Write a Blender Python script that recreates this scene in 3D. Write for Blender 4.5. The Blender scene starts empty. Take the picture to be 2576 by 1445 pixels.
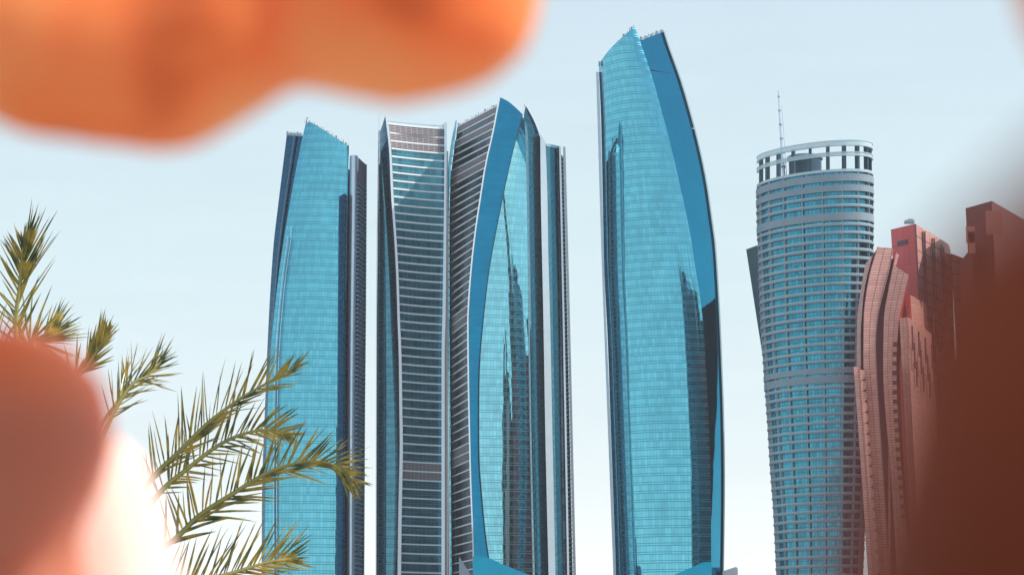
import bpy, bmesh, math, random
from mathutils import Vector, Matrix, noise
R = math.radians
random.seed(7)
scene = bpy.context.scene
C = scene.collection

# ------------------------------------------------------------------ camera
CAM_Z = 1.6
PITCH = R(9.5)
LENS = 85.0
FP = LENS / 36.0 * 2576.0            # focal length in units of the 2576 px wide view
cam_d = bpy.data.cameras.new("camera")
cam = bpy.data.objects.new("camera", cam_d); C.objects.link(cam)
cam.location = (0, 0, CAM_Z); cam.rotation_euler = (R(90) + PITCH, 0, 0)
cam_d.lens = LENS; cam_d.sensor_width = 36.0
cam_d.clip_start = 0.002; cam_d.clip_end = 60000
cam_d.dof.use_dof = True
cam_d.dof.focus_distance = 900.0
cam_d.dof.aperture_fstop = 32.0
scene.camera = cam

# ------------------------------------------------------------------ sky and sun
SUN_EL, SUN_AZ = R(43), R(109)        # azimuth measured from +Y (view direction) towards +X
world = bpy.data.worlds.new("World"); scene.world = world
world.use_nodes = True
nt = world.node_tree; nt.nodes.clear()
wo = nt.nodes.new("ShaderNodeOutputWorld"); bg = nt.nodes.new("ShaderNodeBackground")
sky = nt.nodes.new("ShaderNodeTexSky"); sky.sky_type = 'NISHITA'; sky.sun_disc = False
sky.sun_elevation = SUN_EL; sky.sun_rotation = SUN_AZ
sky.air_density = 1.0; sky.dust_density = 1.2; sky.ozone_density = 1.0
# the bright milky air of a hot coast, whiter towards the horizon
tc = nt.nodes.new("ShaderNodeTexCoord"); sep = nt.nodes.new("ShaderNodeSeparateXYZ")
nt.links.new(tc.outputs["Generated"], sep.inputs[0])
ramp = nt.nodes.new("ShaderNodeValToRGB")
ramp.color_ramp.elements[0].position = 0.0; ramp.color_ramp.elements[0].color = (14.0, 14.2, 14.2, 1)
ramp.color_ramp.elements[1].position = 1.0; ramp.color_ramp.elements[1].color = (1.6, 3.2, 5.4, 1)
for p, c in ((0.05, (12.2, 12.6, 12.7)), (0.10, (9.9, 11.0, 11.3)), (0.16, (8.8, 10.5, 10.9)), (0.28, (7.7, 9.5, 10.4)), (0.55, (3.8, 5.6, 7.8))):
    e = ramp.color_ramp.elements.new(p); e.color = (*c, 1)
nt.links.new(sep.outputs["Z"], ramp.inputs[0])
mx = nt.nodes.new("ShaderNodeMix"); mx.data_type = 'RGBA'; mx.inputs["Factor"].default_value = 0.8
nt.links.new(sky.outputs[0], mx.inputs["A"]); nt.links.new(ramp.outputs[0], mx.inputs["B"])
hz = nt.nodes.new("ShaderNodeTexNoise"); mp = nt.nodes.new("ShaderNodeMapping"); mp.inputs["Scale"].default_value = (3, 3, 22)
nt.links.new(tc.outputs["Generated"], mp.inputs[0]); nt.links.new(mp.outputs[0], hz.inputs["Vector"]); hz.inputs["Detail"].default_value = 4
hm = nt.nodes.new("ShaderNodeMapRange"); hm.inputs[1].default_value = .3; hm.inputs[2].default_value = .7; hm.inputs[3].default_value = .985; hm.inputs[4].default_value = 1.015
nt.links.new(hz.outputs["Fac"], hm.inputs[0])
hv = nt.nodes.new("ShaderNodeVectorMath"); hv.operation = 'SCALE'; nt.links.new(mx.outputs["Result"], hv.inputs[0]); nt.links.new(hm.outputs[0], hv.inputs["Scale"])
nt.links.new(hv.outputs[0], bg.inputs["Color"]); bg.inputs["Strength"].default_value = 0.1
nt.links.new(bg.outputs[0], wo.inputs["Surface"])
sun_d = bpy.data.lights.new("sun", 'SUN'); sun_d.energy = 4.8; sun_d.angle = R(0.53); sun_d.color = (1, .94, .86)
sun = bpy.data.objects.new("sun", sun_d); C.objects.link(sun)
sdir = Vector((math.sin(SUN_AZ) * math.cos(SUN_EL), math.cos(SUN_AZ) * math.cos(SUN_EL), math.sin(SUN_EL)))
sun.rotation_euler = sdir.to_track_quat('Z', 'Y').to_euler()
sun.location = (300, 300, 500)
vs = scene.view_settings
vs.view_transform = 'Standard'; vs.look = 'None'; vs.exposure = 0.0; vs.gamma = 1.0; vs.use_curve_mapping = False
try: scene.cycles.max_bounces = 8
except Exception: pass

# ------------------------------------------------------------------ picture <-> place
CP, SP = math.cos(PITCH), math.sin(PITCH)
def dirp(px, py):
    cx = (px - 1288.0) / FP; cy = (722.5 - py) / FP
    return Vector((cx, CP - cy * SP, SP + cy * CP))
def at(px, py, Y):
    d = dirp(px, py); k = Y / d.y
    return Vector((d.x * k, Y, CAM_Z + d.z * k))
def atd(px, py, d):                       # by distance along the optical axis (for near things)
    v = dirp(px, py); return Vector((v.x * d, v.y * d, CAM_Z + v.z * d))
def z_of(py, Y): return at(1288, py, Y).z
def Y_for(py, z): return (z - CAM_Z) / (at(1288, py, 1.0).z - CAM_Z)
def py_of(z, Y):
    t = (z - CAM_Z) / Y
    cy = (t * CP - SP) / (CP + t * SP)
    return 722.5 - cy * FP
def X_of(px, z, Y):
    return (px - 1288.0) / FP * (Y * CP + (z - CAM_Z) * SP)
def interp(pts, t):                       # monotone cubic through (t, v) pairs
    n = len(pts)
    if n == 1 or t <= pts[0][0]: return pts[0][1]
    if t >= pts[-1][0]: return pts[-1][1]
    d = [(pts[i+1][1]-pts[i][1])/(pts[i+1][0]-pts[i][0]) for i in range(n-1)]
    def m(i):
        if i == 0: return d[0]
        if i == n-1: return d[-1]
        return 0 if d[i-1]*d[i] <= 0 else 2*d[i-1]*d[i]/(d[i-1]+d[i])
    for i in range(n-1):
        if t <= pts[i+1][0]:
            h = pts[i+1][0]-pts[i][0]; s = (t-pts[i][0])/h
            a, b = pts[i][1], pts[i+1][1]
            return ((2*s**3-3*s*s+1)*a + (s**3-2*s*s+s)*h*m(i) + (-2*s**3+3*s*s)*b + (s**3-s*s)*h*m(i+1))
def edge(pts, Y, dx=0.0):                 # a building edge: world (X, Y) as a function of height
    def f(z):
        y = Y(z) if callable(Y) else Y
        zb = z_of(1450, y)
        zz = max(z, zb)
        return (X_of(interp(pts, py_of(zz, y)) + dx, zz, y), y)
    f.Y = Y if not callable(Y) else Y(0)
    f.pts = pts
    return f

# ------------------------------------------------------------------ object helpers
def link(name, me, mat=None, parent=None):
    o = bpy.data.objects.new(name, me); C.objects.link(o)
    if mat is not None: me.materials.append(mat)
    if parent is not None: o.parent = parent
    return o
def thing(name, label, cat, group=None, loc=(0, 0, 0)):
    o = bpy.data.objects.new(name, None); C.objects.link(o)
    o.empty_display_size = 2
    o['label'] = label; o['category'] = cat
    o['_base'] = 1; del o['_base']
    if group: o['group'] = group
    BASE[o.name] = Vector(loc); o.location = loc
    return o
BASE = {}
def place(o, parent):                     # keep world coordinates for parts under a moved root
    r = parent
    while r.parent: r = r.parent
    if parent is r: o.location = -BASE.get(r.name, Vector())
def mesh_obj(name, verts, faces, mat, parent=None, uvs=None, smooth=False):
    me = bpy.data.meshes.new(name); me.from_pydata([tuple(v) for v in verts], [], faces)
    if uvs is not None:
        l = me.uv_layers.new(name="UVMap")
        for p in me.polygons:
            for li, vi in zip(p.loop_indices, p.vertices): l.data[li].uv = uvs[vi]
    if smooth:
        for p in me.polygons: p.use_smooth = True
    me.update()
    o = link(name, me, mat, parent)
    if parent is not None: place(o, parent)
    return o

def facade(name, fa, fb, top, mat, parent, z0=0.0, prof=None, nu=20, nv=50, smooth=True, wref=None):
    """curved wall between two building edges; top = [(u, py)] roofline; prof(u) = bulge towards the viewer"""
    V, U, F = [], [], []
    arc = 0; zr = z_of(900, fa.Y); prev = None; arcs = []
    for i in range(nu+1):
        u = i/nu
        a, b = fa(zr), fb(zr); x = a[0]+(b[0]-a[0])*u; y = a[1]+(b[1]-a[1])*u-(prof(u) if prof else 0)
        if prev: arc += math.hypot(x-prev[0], y-prev[1])
        prev = (x, y); arcs.append(arc)
    for j in range(nv+1):
        v = j/nv
        for i in range(nu+1):
            u = i/nu
            Yu = fa.Y+(fb.Y-fa.Y)*u
            zt = z_of(interp(top, u), Yu)
            z = z0+(zt-z0)*v
            a, b = fa(z), fb(z)
            sc = min(1.3, abs(b[0]-a[0])/wref) if wref else 1
            x = a[0]+(b[0]-a[0])*u; y = a[1]+(b[1]-a[1])*u-(prof(u)*sc if prof else 0)
            # the bulge must not shift the picture position of the wall
            x *= (y*CP+z*SP)/((a[1]+(b[1]-a[1])*u)*CP+z*SP)
            V.append((x, y, z)); U.append((arcs[i], z))
    for j in range(nv):
        for i in range(nu):
            k = j*(nu+1)+i; F.append((k, k+1, k+nu+2, k+nu+1))
    return mesh_obj(name, V, F, mat, parent, U, smooth)

def prism(name, fs, tops, mat, parent, z0=0.0, nv=40, smooth=False):
    """closed loft through corner edges; tops = py for each corner"""
    n = len(fs); V, F, U = [], [], []
    for j in range(nv+1):
        v = j/nv
        for i, f in enumerate(fs):
            z = z0+(z_of(tops[i], f.Y)-z0)*v
            x, y = f(z); V.append((x, y, z))
    # side faces get their own vertices for clean uv
    VV, FF, UU = [], [], []
    for i in range(n):
        i2 = (i+1) % n
        w = math.hypot(V[i2][0]-V[i][0], V[i2][1]-V[i][1])
        base = len(VV)
        for j in range(nv+1):
            for q, uu in ((i, 0), (i2, w)):
                VV.append(V[j*n+q]); UU.append((uu, V[j*n+q][2]))
        for j in range(nv):
            k = base+j*2; FF.append((k, k+1, k+3, k+2))
    base = len(VV)
    for i in range(n): VV.append(V[nv*n+i]); UU.append((VV[-1][0], VV[-1][1]))
    FF.append(tuple(range(base, base+n)))
    return mesh_obj(name, VV, FF, mat, parent, UU, smooth)

def bar(name, pts, w_out, h, outs, mat, parent, w_in=0.3):
    """horizontal bar with a rectangular section along a polyline; outs = outward (x, y) at each point"""
    V, F = [], []
    n = len(pts)
    for p, o in zip(pts, outs):
        for (d, dz) in ((w_out, h/2), (w_out, -h/2), (-w_in, -h/2), (-w_in, h/2)):
            V.append((p[0]+o[0]*d, p[1]+o[1]*d, p[2]+dz))
    for i in range(n-1):
        for k in range(4):
            a = i*4+k; b = i*4+(k+1) % 4
            F.append((a, b, b+4, a+4))
    F.append((0, 1, 2, 3)); F.append(tuple(4*(n-1)+k for k in (3, 2, 1, 0)))
    return mesh_obj(name, V, F, mat, parent)

def slab_on(name, fa, fb, z, mat, parent, w_out=1.2, h=0.9, prof=None, nu=8, u0=0, u1=1, w_in=0.3):
    pts = []
    for i in range(nu+1):
        u = u0+(u1-u0)*i/nu
        a, b = fa(z), fb(z)
        pts.append(Vector((a[0]+(b[0]-a[0])*u, a[1]+(b[1]-a[1])*u-(prof(u) if prof else 0), z)))
    outs = []
    for i in range(nu+1):
        t = pts[min(i+1, nu)]-pts[max(i-1, 0)]; t.z = 0; t.normalize()
        o = Vector((t.y, -t.x)); outs.append(o)
    return bar(name, pts, w_out, h, outs, mat, parent, w_in)

# ------------------------------------------------------------------ materials
def nodes_of(name):
    m = bpy.data.materials.new(name); m.use_nodes = True
    t = m.node_tree; b = t.nodes["Principled BSDF"]
    return m, t, b
def N(t, kind, **kw):
    n = t.nodes.new(kind)
    for k, v in kw.items(): setattr(n, k, v)
    return n
def M2(t, op, a, b=None, c=None):
    n = N(t, "ShaderNodeMath", operation=op)
    for i, v in enumerate((a, b, c)):
        if v is None: continue
        if isinstance(v, (int, float)): n.inputs[i].default_value = v
        else: t.links.new(v, n.inputs[i])
    return n.outputs[0]
def mixc(t, f, a, b):
    n = N(t, "ShaderNodeMix", data_type='RGBA')
    for k, v in (("Factor", f), ("A", a), ("B", b)):
        if isinstance(v, (int, float)): n.inputs[k].default_value = v
        elif isinstance(v, tuple): n.inputs[k].default_value = (*v, 1)
        else: t.links.new(v, n.inputs[k])
    return n.outputs["Result"]
def plain(name, col, rough=0.6, metal=0.0, var=0.08, scale=0.3, spec=0.5):
    m, t, b = nodes_of(name)
    g = N(t, "ShaderNodeNewGeometry"); no = N(t, "ShaderNodeTexNoise")
    no.inputs["Scale"].default_value = scale; no.inputs["Detail"].default_value = 5
    t.links.new(g.outputs["Position"], no.inputs["Vector"])
    lo = tuple(c*(1-var*2) for c in col); hi = tuple(min(1, c*(1+var)) for c in col)
    t.links.new(mixc(t, no.outputs["Fac"], lo, hi), b.inputs["Base Color"])
    b.inputs["Roughness"].default_value = rough; b.inputs["Metallic"].default_value = metal
    b.inputs["Specular IOR Level"].default_value = spec
    return m
def curtain(name, tint, line, floor=3.9, bay=1.5, lw=0.10, lh=0.07, second=0.30, metal=0.9, rough=0.06,
            wob=0.012, wob2=0.02, var=0.10, vline=0.5, spec=0.5, lrough=.35, cellfloor=0.5):
    """glass curtain wall: floor lines, mullions, panes that each lean a little"""
    m, t, b = nodes_of(name)
    uv = N(t, "ShaderNodeUVMap"); s = N(t, "ShaderNodeSeparateXYZ"); t.links.new(uv.outputs[0], s.inputs[0])
    cu = M2(t, 'DIVIDE', s.outputs[0], bay); cv = M2(t, 'DIVIDE', s.outputs[1], floor)
    fu = M2(t, 'FRACT', cu); fv = M2(t, 'FRACT', cv)
    l1 = M2(t, 'LESS_THAN', fv, lh)
    l2 = M2(t, 'MULTIPLY', M2(t, 'LESS_THAN', M2(t, 'ABSOLUTE', M2(t, 'SUBTRACT', fv, second)), lh*0.5), 0.9)
    lv = M2(t, 'MULTIPLY', M2(t, 'LESS_THAN', fu, lw), vline)
    ln = M2(t, 'MAXIMUM', M2(t, 'MAXIMUM', l1, l2), lv)
    cmb = N(t, "ShaderNodeCombineXYZ"); t.links.new(M2(t, 'FLOOR', cu), cmb.inputs[0])
    t.links.new(M2(t, 'FLOOR', M2(t, 'MULTIPLY', cv, 1.0/cellfloor*0.5)), cmb.inputs[1])
    wn = N(t, "ShaderNodeTexWhiteNoise", noise_dimensions='2D'); t.links.new(cmb.outputs[0], wn.inputs["Vector"])
    big = N(t, "ShaderNodeTexNoise"); big.inputs["Scale"].default_value = .055; big.inputs["Detail"].default_value = 6; big.inputs["Roughness"].default_value = .7
    t.links.new(N(t, "ShaderNodeNewGeometry").outputs["Position"], big.inputs["Vector"])
    rare = M2(t, 'MULTIPLY', M2(t, 'GREATER_THAN', wn.outputs["Value"], .94), -1.2*var)
    k = M2(t, 'ADD', M2(t, 'MULTIPLY_ADD', wn.outputs["Value"], 2*var, 1-var), M2(t, 'ADD', rare, M2(t, 'MULTIPLY', M2(t, 'SUBTRACT', big.outputs["Fac"], .5), .38)))
    hs = N(t, "ShaderNodeVectorMath", operation='SCALE'); hs.inputs[0].default_value = tint
    t.links.new(k, hs.inputs["Scale"])
    col = mixc(t, ln, hs.outputs[0], line)
    t.links.new(col, b.inputs["Base Color"])
    b.inputs["Metallic"].default_value = metal
    t.links.new(M2(t, 'MULTIPLY_ADD', ln, lrough, rough), b.inputs["Roughness"])
    b.inputs["Specular IOR Level"].default_value = spec
    # leaning panes and long waves in the glass
    g = N(t, "ShaderNodeNewGeometry")
    a1 = N(t, "ShaderNodeVectorMath", operation='SUBTRACT'); t.links.new(wn.outputs["Color"], a1.inputs[0]); a1.inputs[1].default_value = (.5, .5, .5)
    a2 = N(t, "ShaderNodeVectorMath", operation='SCALE'); t.links.new(a1.outputs[0], a2.inputs[0]); a2.inputs["Scale"].default_value = wob
    no = N(t, "ShaderNodeTexNoise"); no.inputs["Scale"].default_value = 0.11; no.inputs["Detail"].default_value = 3
    t.links.new(g.outputs["Position"], no.inputs["Vector"])
    a3 = N(t, "ShaderNodeVectorMath", operation='SUBTRACT'); t.links.new(no.outputs["Color"], a3.inputs[0]); a3.inputs[1].default_value = (.5, .5, .5)
    a4 = N(t, "ShaderNodeVectorMath", operation='SCALE'); t.links.new(a3.outputs[0], a4.inputs[0]); a4.inputs["Scale"].default_value = wob2
    s1 = N(t, "ShaderNodeVectorMath", operation='ADD'); t.links.new(a2.outputs[0], s1.inputs[0]); t.links.new(a4.outputs[0], s1.inputs[1])
    s2 = N(t, "ShaderNodeVectorMath", operation='ADD'); t.links.new(s1.outputs[0], s2.inputs[0]); t.links.new(g.outputs["Normal"], s2.inputs[1])
    s3 = N(t, "ShaderNodeVectorMath", operation='NORMALIZE'); t.links.new(s2.outputs[0], s3.inputs[0])
    t.links.new(s3.outputs[0], b.inputs["Normal"])
    return m

G_LIGHT = curtain("light_teal_glass", metal=1.0, rough=.03, tint=(.135, .50, .63), line=(.05, .28, .39), wob=.007, wob2=.016, var=.10, vline=.55, lw=.12)
G_PALE = curtain("pale_teal_glass", metal=1.0, rough=.03, tint=(.25, .62, .73), line=(.10, .35, .43), wob=.006, wob2=.014)
G_DEEP = curtain("deep_blue_glass", metal=1.0, rough=.04, lrough=.0, tint=(.008, .25, .40), line=(.018, .24, .39), lw=.05, lh=.03, vline=.2, var=.02, wob=.004, wob2=.01)  # oblique sky reflection of the same glass put into a deeper tint
G_DEEP3 = curtain("strong_blue_glass", (.0, .21, .38), (.0, .17, .31), lw=.06, lh=.03, vline=.25, var=.05, wob=.004, wob2=.01)  # blue facet's oblique reflection put into a stronger tint
G_SMOKE = curtain("reflection_dimmed_glass", (.19, .34, .40), (.10, .20, .25), metal=1.0, wob=.007, wob2=.015)  # darkened tint holds part of the neighbour tower's dark reflection
G_NAVY = curtain("navy_glass", (.012, .10, .19), (.01, .05, .09), wob=.006, wob2=.015)
G_TEAL = curtain("dark_teal_glass", (.07, .23, .30), (.04, .13, .17), wob=.01, wob2=.03)
G_RECESS = curtain("balcony_glass", (.05, .21, .27), (.09, .28, .34), floor=3.9, bay=2.2, lw=.05, lh=.05, metal=.75, rough=.15, wob=.02, vline=.6, var=.3)  # dark surroundings mirrored in this glass put into its base colour
G_RECESS2 = curtain("shaded_balcony_glass", (.04, .065, .09), (.08, .10, .115), floor=3.9, bay=2.2, lw=.05, lh=.05, metal=.7, rough=.15, wob=.02, vline=.5, var=.3)  # shade and dark reflections put into a greyer base colour
LATTICE = curtain("bronze_lattice", (.13, .085, .09), (.42, .42, .45), floor=1.5, bay=2.6, lw=.12, lh=.14, second=.55, metal=.1, rough=.5, wob=0, wob2=0, vline=.8)
G_ROUND = curtain("turquoise_window_glass", (.03, .27, .38), (.03, .10, .14), floor=3.85, bay=1.35, lw=.12, lh=.04, second=.62, metal=.85, rough=.08, wob=.02, wob2=.03, var=.24, vline=.8)
COPPER = curtain("copper_tinted_glass", (.95, .47, .39), (.40, .15, .14), floor=1.9, bay=1.75, lw=.09, lh=.10, second=.5, metal=.3, rough=.3, wob=.02, wob2=.05, var=.10, vline=1)
REDGL = curtain("red_panel", (.62, .09, .10), (.38, .06, .07), floor=16, bay=3.2, lw=.05, lh=.012, second=.5, metal=.3, rough=.35, wob=.005, wob2=.01, var=.06, vline=1)
PINK = curtain("pink_stone_panel", (.90, .45, .38), (.32, .10, .10), floor=10, bay=9.5, lw=.03, lh=.05, second=.5, metal=.15, rough=.4, wob=.01, wob2=.01, var=.12, vline=1)
BROWNR = curtain("brown_red_panel", (.17, .045, .04), (.10, .03, .03), floor=14, bay=5, lw=.03, lh=.02, metal=.1, rough=.5, wob=.005, wob2=.01, var=.08)
WHITE = plain("white_cladding", (.86, .88, .90), .45, 0, .05, .2)
LAV = plain("pale_metal_cladding", (.62, .72, .82), .28, .7, .05, .15)
LAV2 = plain("silver_column_cladding", (.58, .66, .72), .35, .45, .06, .15)
CREAM = plain("pale_stone_fin", (.82, .83, .83), .5, 0, .06, .2)
BANDG = plain("grey_balcony_cladding", (.25, .33, .385), .4, .1, .08, .2)
DARK = plain("dark_recess", (.03, .05, .08), .5)
SLAB_DARK = plain("slate_blue_cladding", (.022, .07, .11), .4, .2)
GREYB = plain("grey_metal", (.30, .37, .44), .4, .3)
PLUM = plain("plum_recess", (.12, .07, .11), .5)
ROOF = plain("roof_gravel", (.35, .34, .33), .9)
RAILG = plain("frosted_rail", (.50, .62, .66), .2, .2)

RAIL_CLEAR, _t, _b = nodes_of("clear_rail_glass")
_b.inputs["Base Color"].default_value = (.55, .72, .76, 1); _b.inputs["Alpha"].default_value = .55; _b.inputs["Roughness"].default_value = .2
# ------------------------------------------------------------------ ground
def ground():
    n = 64; V = [(0, 0, 0)]; F = []
    rings = (30, 120, 500, 2000, 9000, 30000)
    for r in rings:
        for i in range(n): V.append((r*math.cos(i/n*2*math.pi), r*math.sin(i/n*2*math.pi), 0))
    for i in range(n): F.append((0, 1+i, 1+(i+1) % n))
    for k in range(len(rings)-1):
        for i in range(n):
            a = 1+k*n+i; b = 1+k*n+(i+1) % n; F.append((a, a+n, b+n, b))
    o = mesh_obj("ground", V, F, plain("sandy_paving", (.43, .43, .41), .9, 0, .15, .4))
    o['kind'] = 'structure'
ground()

def ysteps(y0, s0, s1, y1=1445, n=200):
    out = []; y = y0
    while y < y1+1200 and len(out) < n:
        out.append(y); k = min(1, (y-y0)/(y1-y0)); y += s0+(s1-s0)*k
    return out
def zlist(y0, s0, s1, Y, n=200):
    """floor heights from the picture spacing of floors, continued down to the ground"""
    out = []
    for y in ysteps(y0, s0, s1, 1445, n):
        z = z_of(y, Y)
        if y > 1470: z = out[-1]-(out[-2]-out[-1])
        if z < 6: break
        out.append(z)
    return out

# ================================================================== TOWER 1 (left)
def tower_left():
    T = thing("glass_tower", "leftmost teal glass tower with a pointed sloping top, behind the palm fronds", "skyscraper",
              "glass skyscrapers of the tower cluster", (at(790, 1400, 1100).x, 1100, 0))
    W0 = edge([(339, 721.4), (513, 700), (617, 688), (803, 676), (1025, 666.5), (1247, 659), (1445, 658)], 1112)
    G0p = [(303, 771), (346, 760.6), (451, 739.8), (597, 714.8), (680, 702.3), (803, 688), (892, 680), (1025, 673), (1247, 667), (1445, 664.4)]
    G0 = edge(G0p, 1098); W1 = edge([(y, x+14) for y, x in G0p], 1103)
    G1 = edge([(368, 878), (492, 874.5), (617, 872), (803, 869.5), (1025, 868.5), (1445, 866)], 1100)
    facade("glass_facade", G0, G1, [(0, 303), (.25, 318), (.5, 335), (.75, 352), (1, 368)], G_LIGHT, T,
           prof=lambda u: 13*u*(1-u), nu=28)
    facade("side_facade", W0, W1, [(0, 339.5), (1, 341.5)], G_NAVY, T, nu=6)
    for k in (.35, .62):                      # pale window rails running down the wing
        fr = edge([(y, W0.pts and interp(W0.pts, y)+(interp([(a, b) for a, b in G0p], y)+14-interp(W0.pts, y))*k) for y in range(345, 1446, 50)], 1107)
        fr2 = edge([(y, x+1.0) for y, x in fr.pts], 1107)
        prism("facade_bar", [fr, fr2, edge([(y, x+1) for y, x in fr.pts], 1108), edge(fr.pts, 1108)], [341]*4, GREYB, T)
    for d in (9, 17):                         # thin pale bars down the curved front
        fr = edge([(max(y, 560), interp(G0p, y)+d+max(0, (y-700))*.02) for y in range(600, 1446, 60)], 1094.5)
        fr2 = edge([(y, x+1.1) for y, x in fr.pts], 1094.5)
        prism("facade_bar", [fr, fr2, edge([(y, x+1) for y, x in fr.pts], 1096), edge(fr.pts, 1096)], [620-d*3]*4, LAV, T)
    # neighbour tower's dark reflection, painted as a navy strip at the right end
    ga = edge([(488, 868.5), (700, 866), (803, 864.5), (1445, 860)], 1094.5); gb = edge([(488, 873.5), (803, 869.5), (1445, 867.5)], 1096.0)
    prism("reflection_strip", [ga, gb, edge(gb.pts, 1100), edge(ga.pts, 1100)], [486, 492, 492, 486], G_NAVY, T)
    # rounded pale column
    cx = [(388, 890), (803, 885), (1025, 883.5), (1445, 882)]
    fs = []
    for i in range(15):
        a = math.pi*i/14
        fs.append(edge([(y, x-10.3*math.cos(a)) for y, x in cx], 1101-3.2*math.sin(a)))
    fs += [edge([(y, x+10.3) for y, x in cx], 1106), edge([(y, x-10.3) for y, x in cx], 1106)]
    prism("column", fs, [389+3*abs(math.cos(math.pi*i/14)) for i in range(15)]+[392, 392], LAV, T, smooth=False)
    # balcony side
    B0 = edge([(396, 901), (460, 900), (803, 898), (1025, 895.5), (1445, 892.5)], 1102)
    B1 = edge([(415, 921.5), (803, 919), (1025, 917), (1445, 914.5)], 1117.5)
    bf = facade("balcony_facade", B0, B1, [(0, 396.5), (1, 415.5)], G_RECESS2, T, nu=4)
    for z in zlist(462, 10.6, 11.9, 1102, 96):
        slab_on("floor_slab", B0, B1, z, LAV, bf, .45, .42, nu=1)
    Bz = z_of(462, 1102)
    facade("lattice_screen", edge([(396, 901.3), (460, 900.3)], 1100.9), edge([(415, 921.8), (480, 921)], 1116.4), [(0, 396), (1, 415)], LATTICE, bf, z0=Bz, nu=4, nv=6)
    e = edge([(410, 920.5), (803, 918), (1025, 916), (1445, 913.5)], 1115.5)
    e2 = edge([(410, 923), (803, 920.5), (1025, 918.5), (1445, 916.5)], 1117)
    prism("edge_fin", [e, e2, edge(e2.pts, 1119), edge(e.pts, 1119)], [413]*4, CREAM, T)
    K1 = edge([(415, 905), (1445, 900)], 1140); K0 = edge([(339, 735), (1025, 690), (1445, 685)], 1145)
    facade("back_facade", B1, K1, [(0, 418), (1, 436)], G_NAVY, T, nu=3)
    facade("back_facade", K1, K0, [(0, 436), (1, 370)], G_NAVY, T, nu=6)
    facade("back_facade", K0, W0, [(0, 370), (1, 339.5)], G_NAVY, T, nu=3)
    zr = z_of(440, 1110)
    ring = [f(zr) for f in (W0, W1, G0, G1, B0, B1, K1, K0)]
    mesh_obj("roof", [(x, y, zr) for x, y in ring], [tuple(range(8))], ROOF, T)
    for px, py in ((768, 302), (775, 304), (815, 325), (838, 339), (860, 352)):   # rooftop cradles
        p = at(px, py, 1098)
        mesh_obj("roof_bracket", [(p.x-.5, p.y-.5, p.z-1), (p.x+.5, p.y-.5, p.z-1), (p.x+.5, p.y+.5, p.z-1), (p.x-.5, p.y+.5, p.z-1),
                 (p.x-.3, p.y-.5, p.z+1), (p.x+.3, p.y-.5, p.z+1), (p.x+.3, p.y+.5, p.z+1), (p.x-.3, p.y+.5, p.z+1)],
                 [(0, 1, 5, 4), (1, 2, 6, 5), (2, 3, 7, 6), (3, 0, 4, 7), (4, 5, 6, 7)], CREAM, T)
tower_left()

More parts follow.
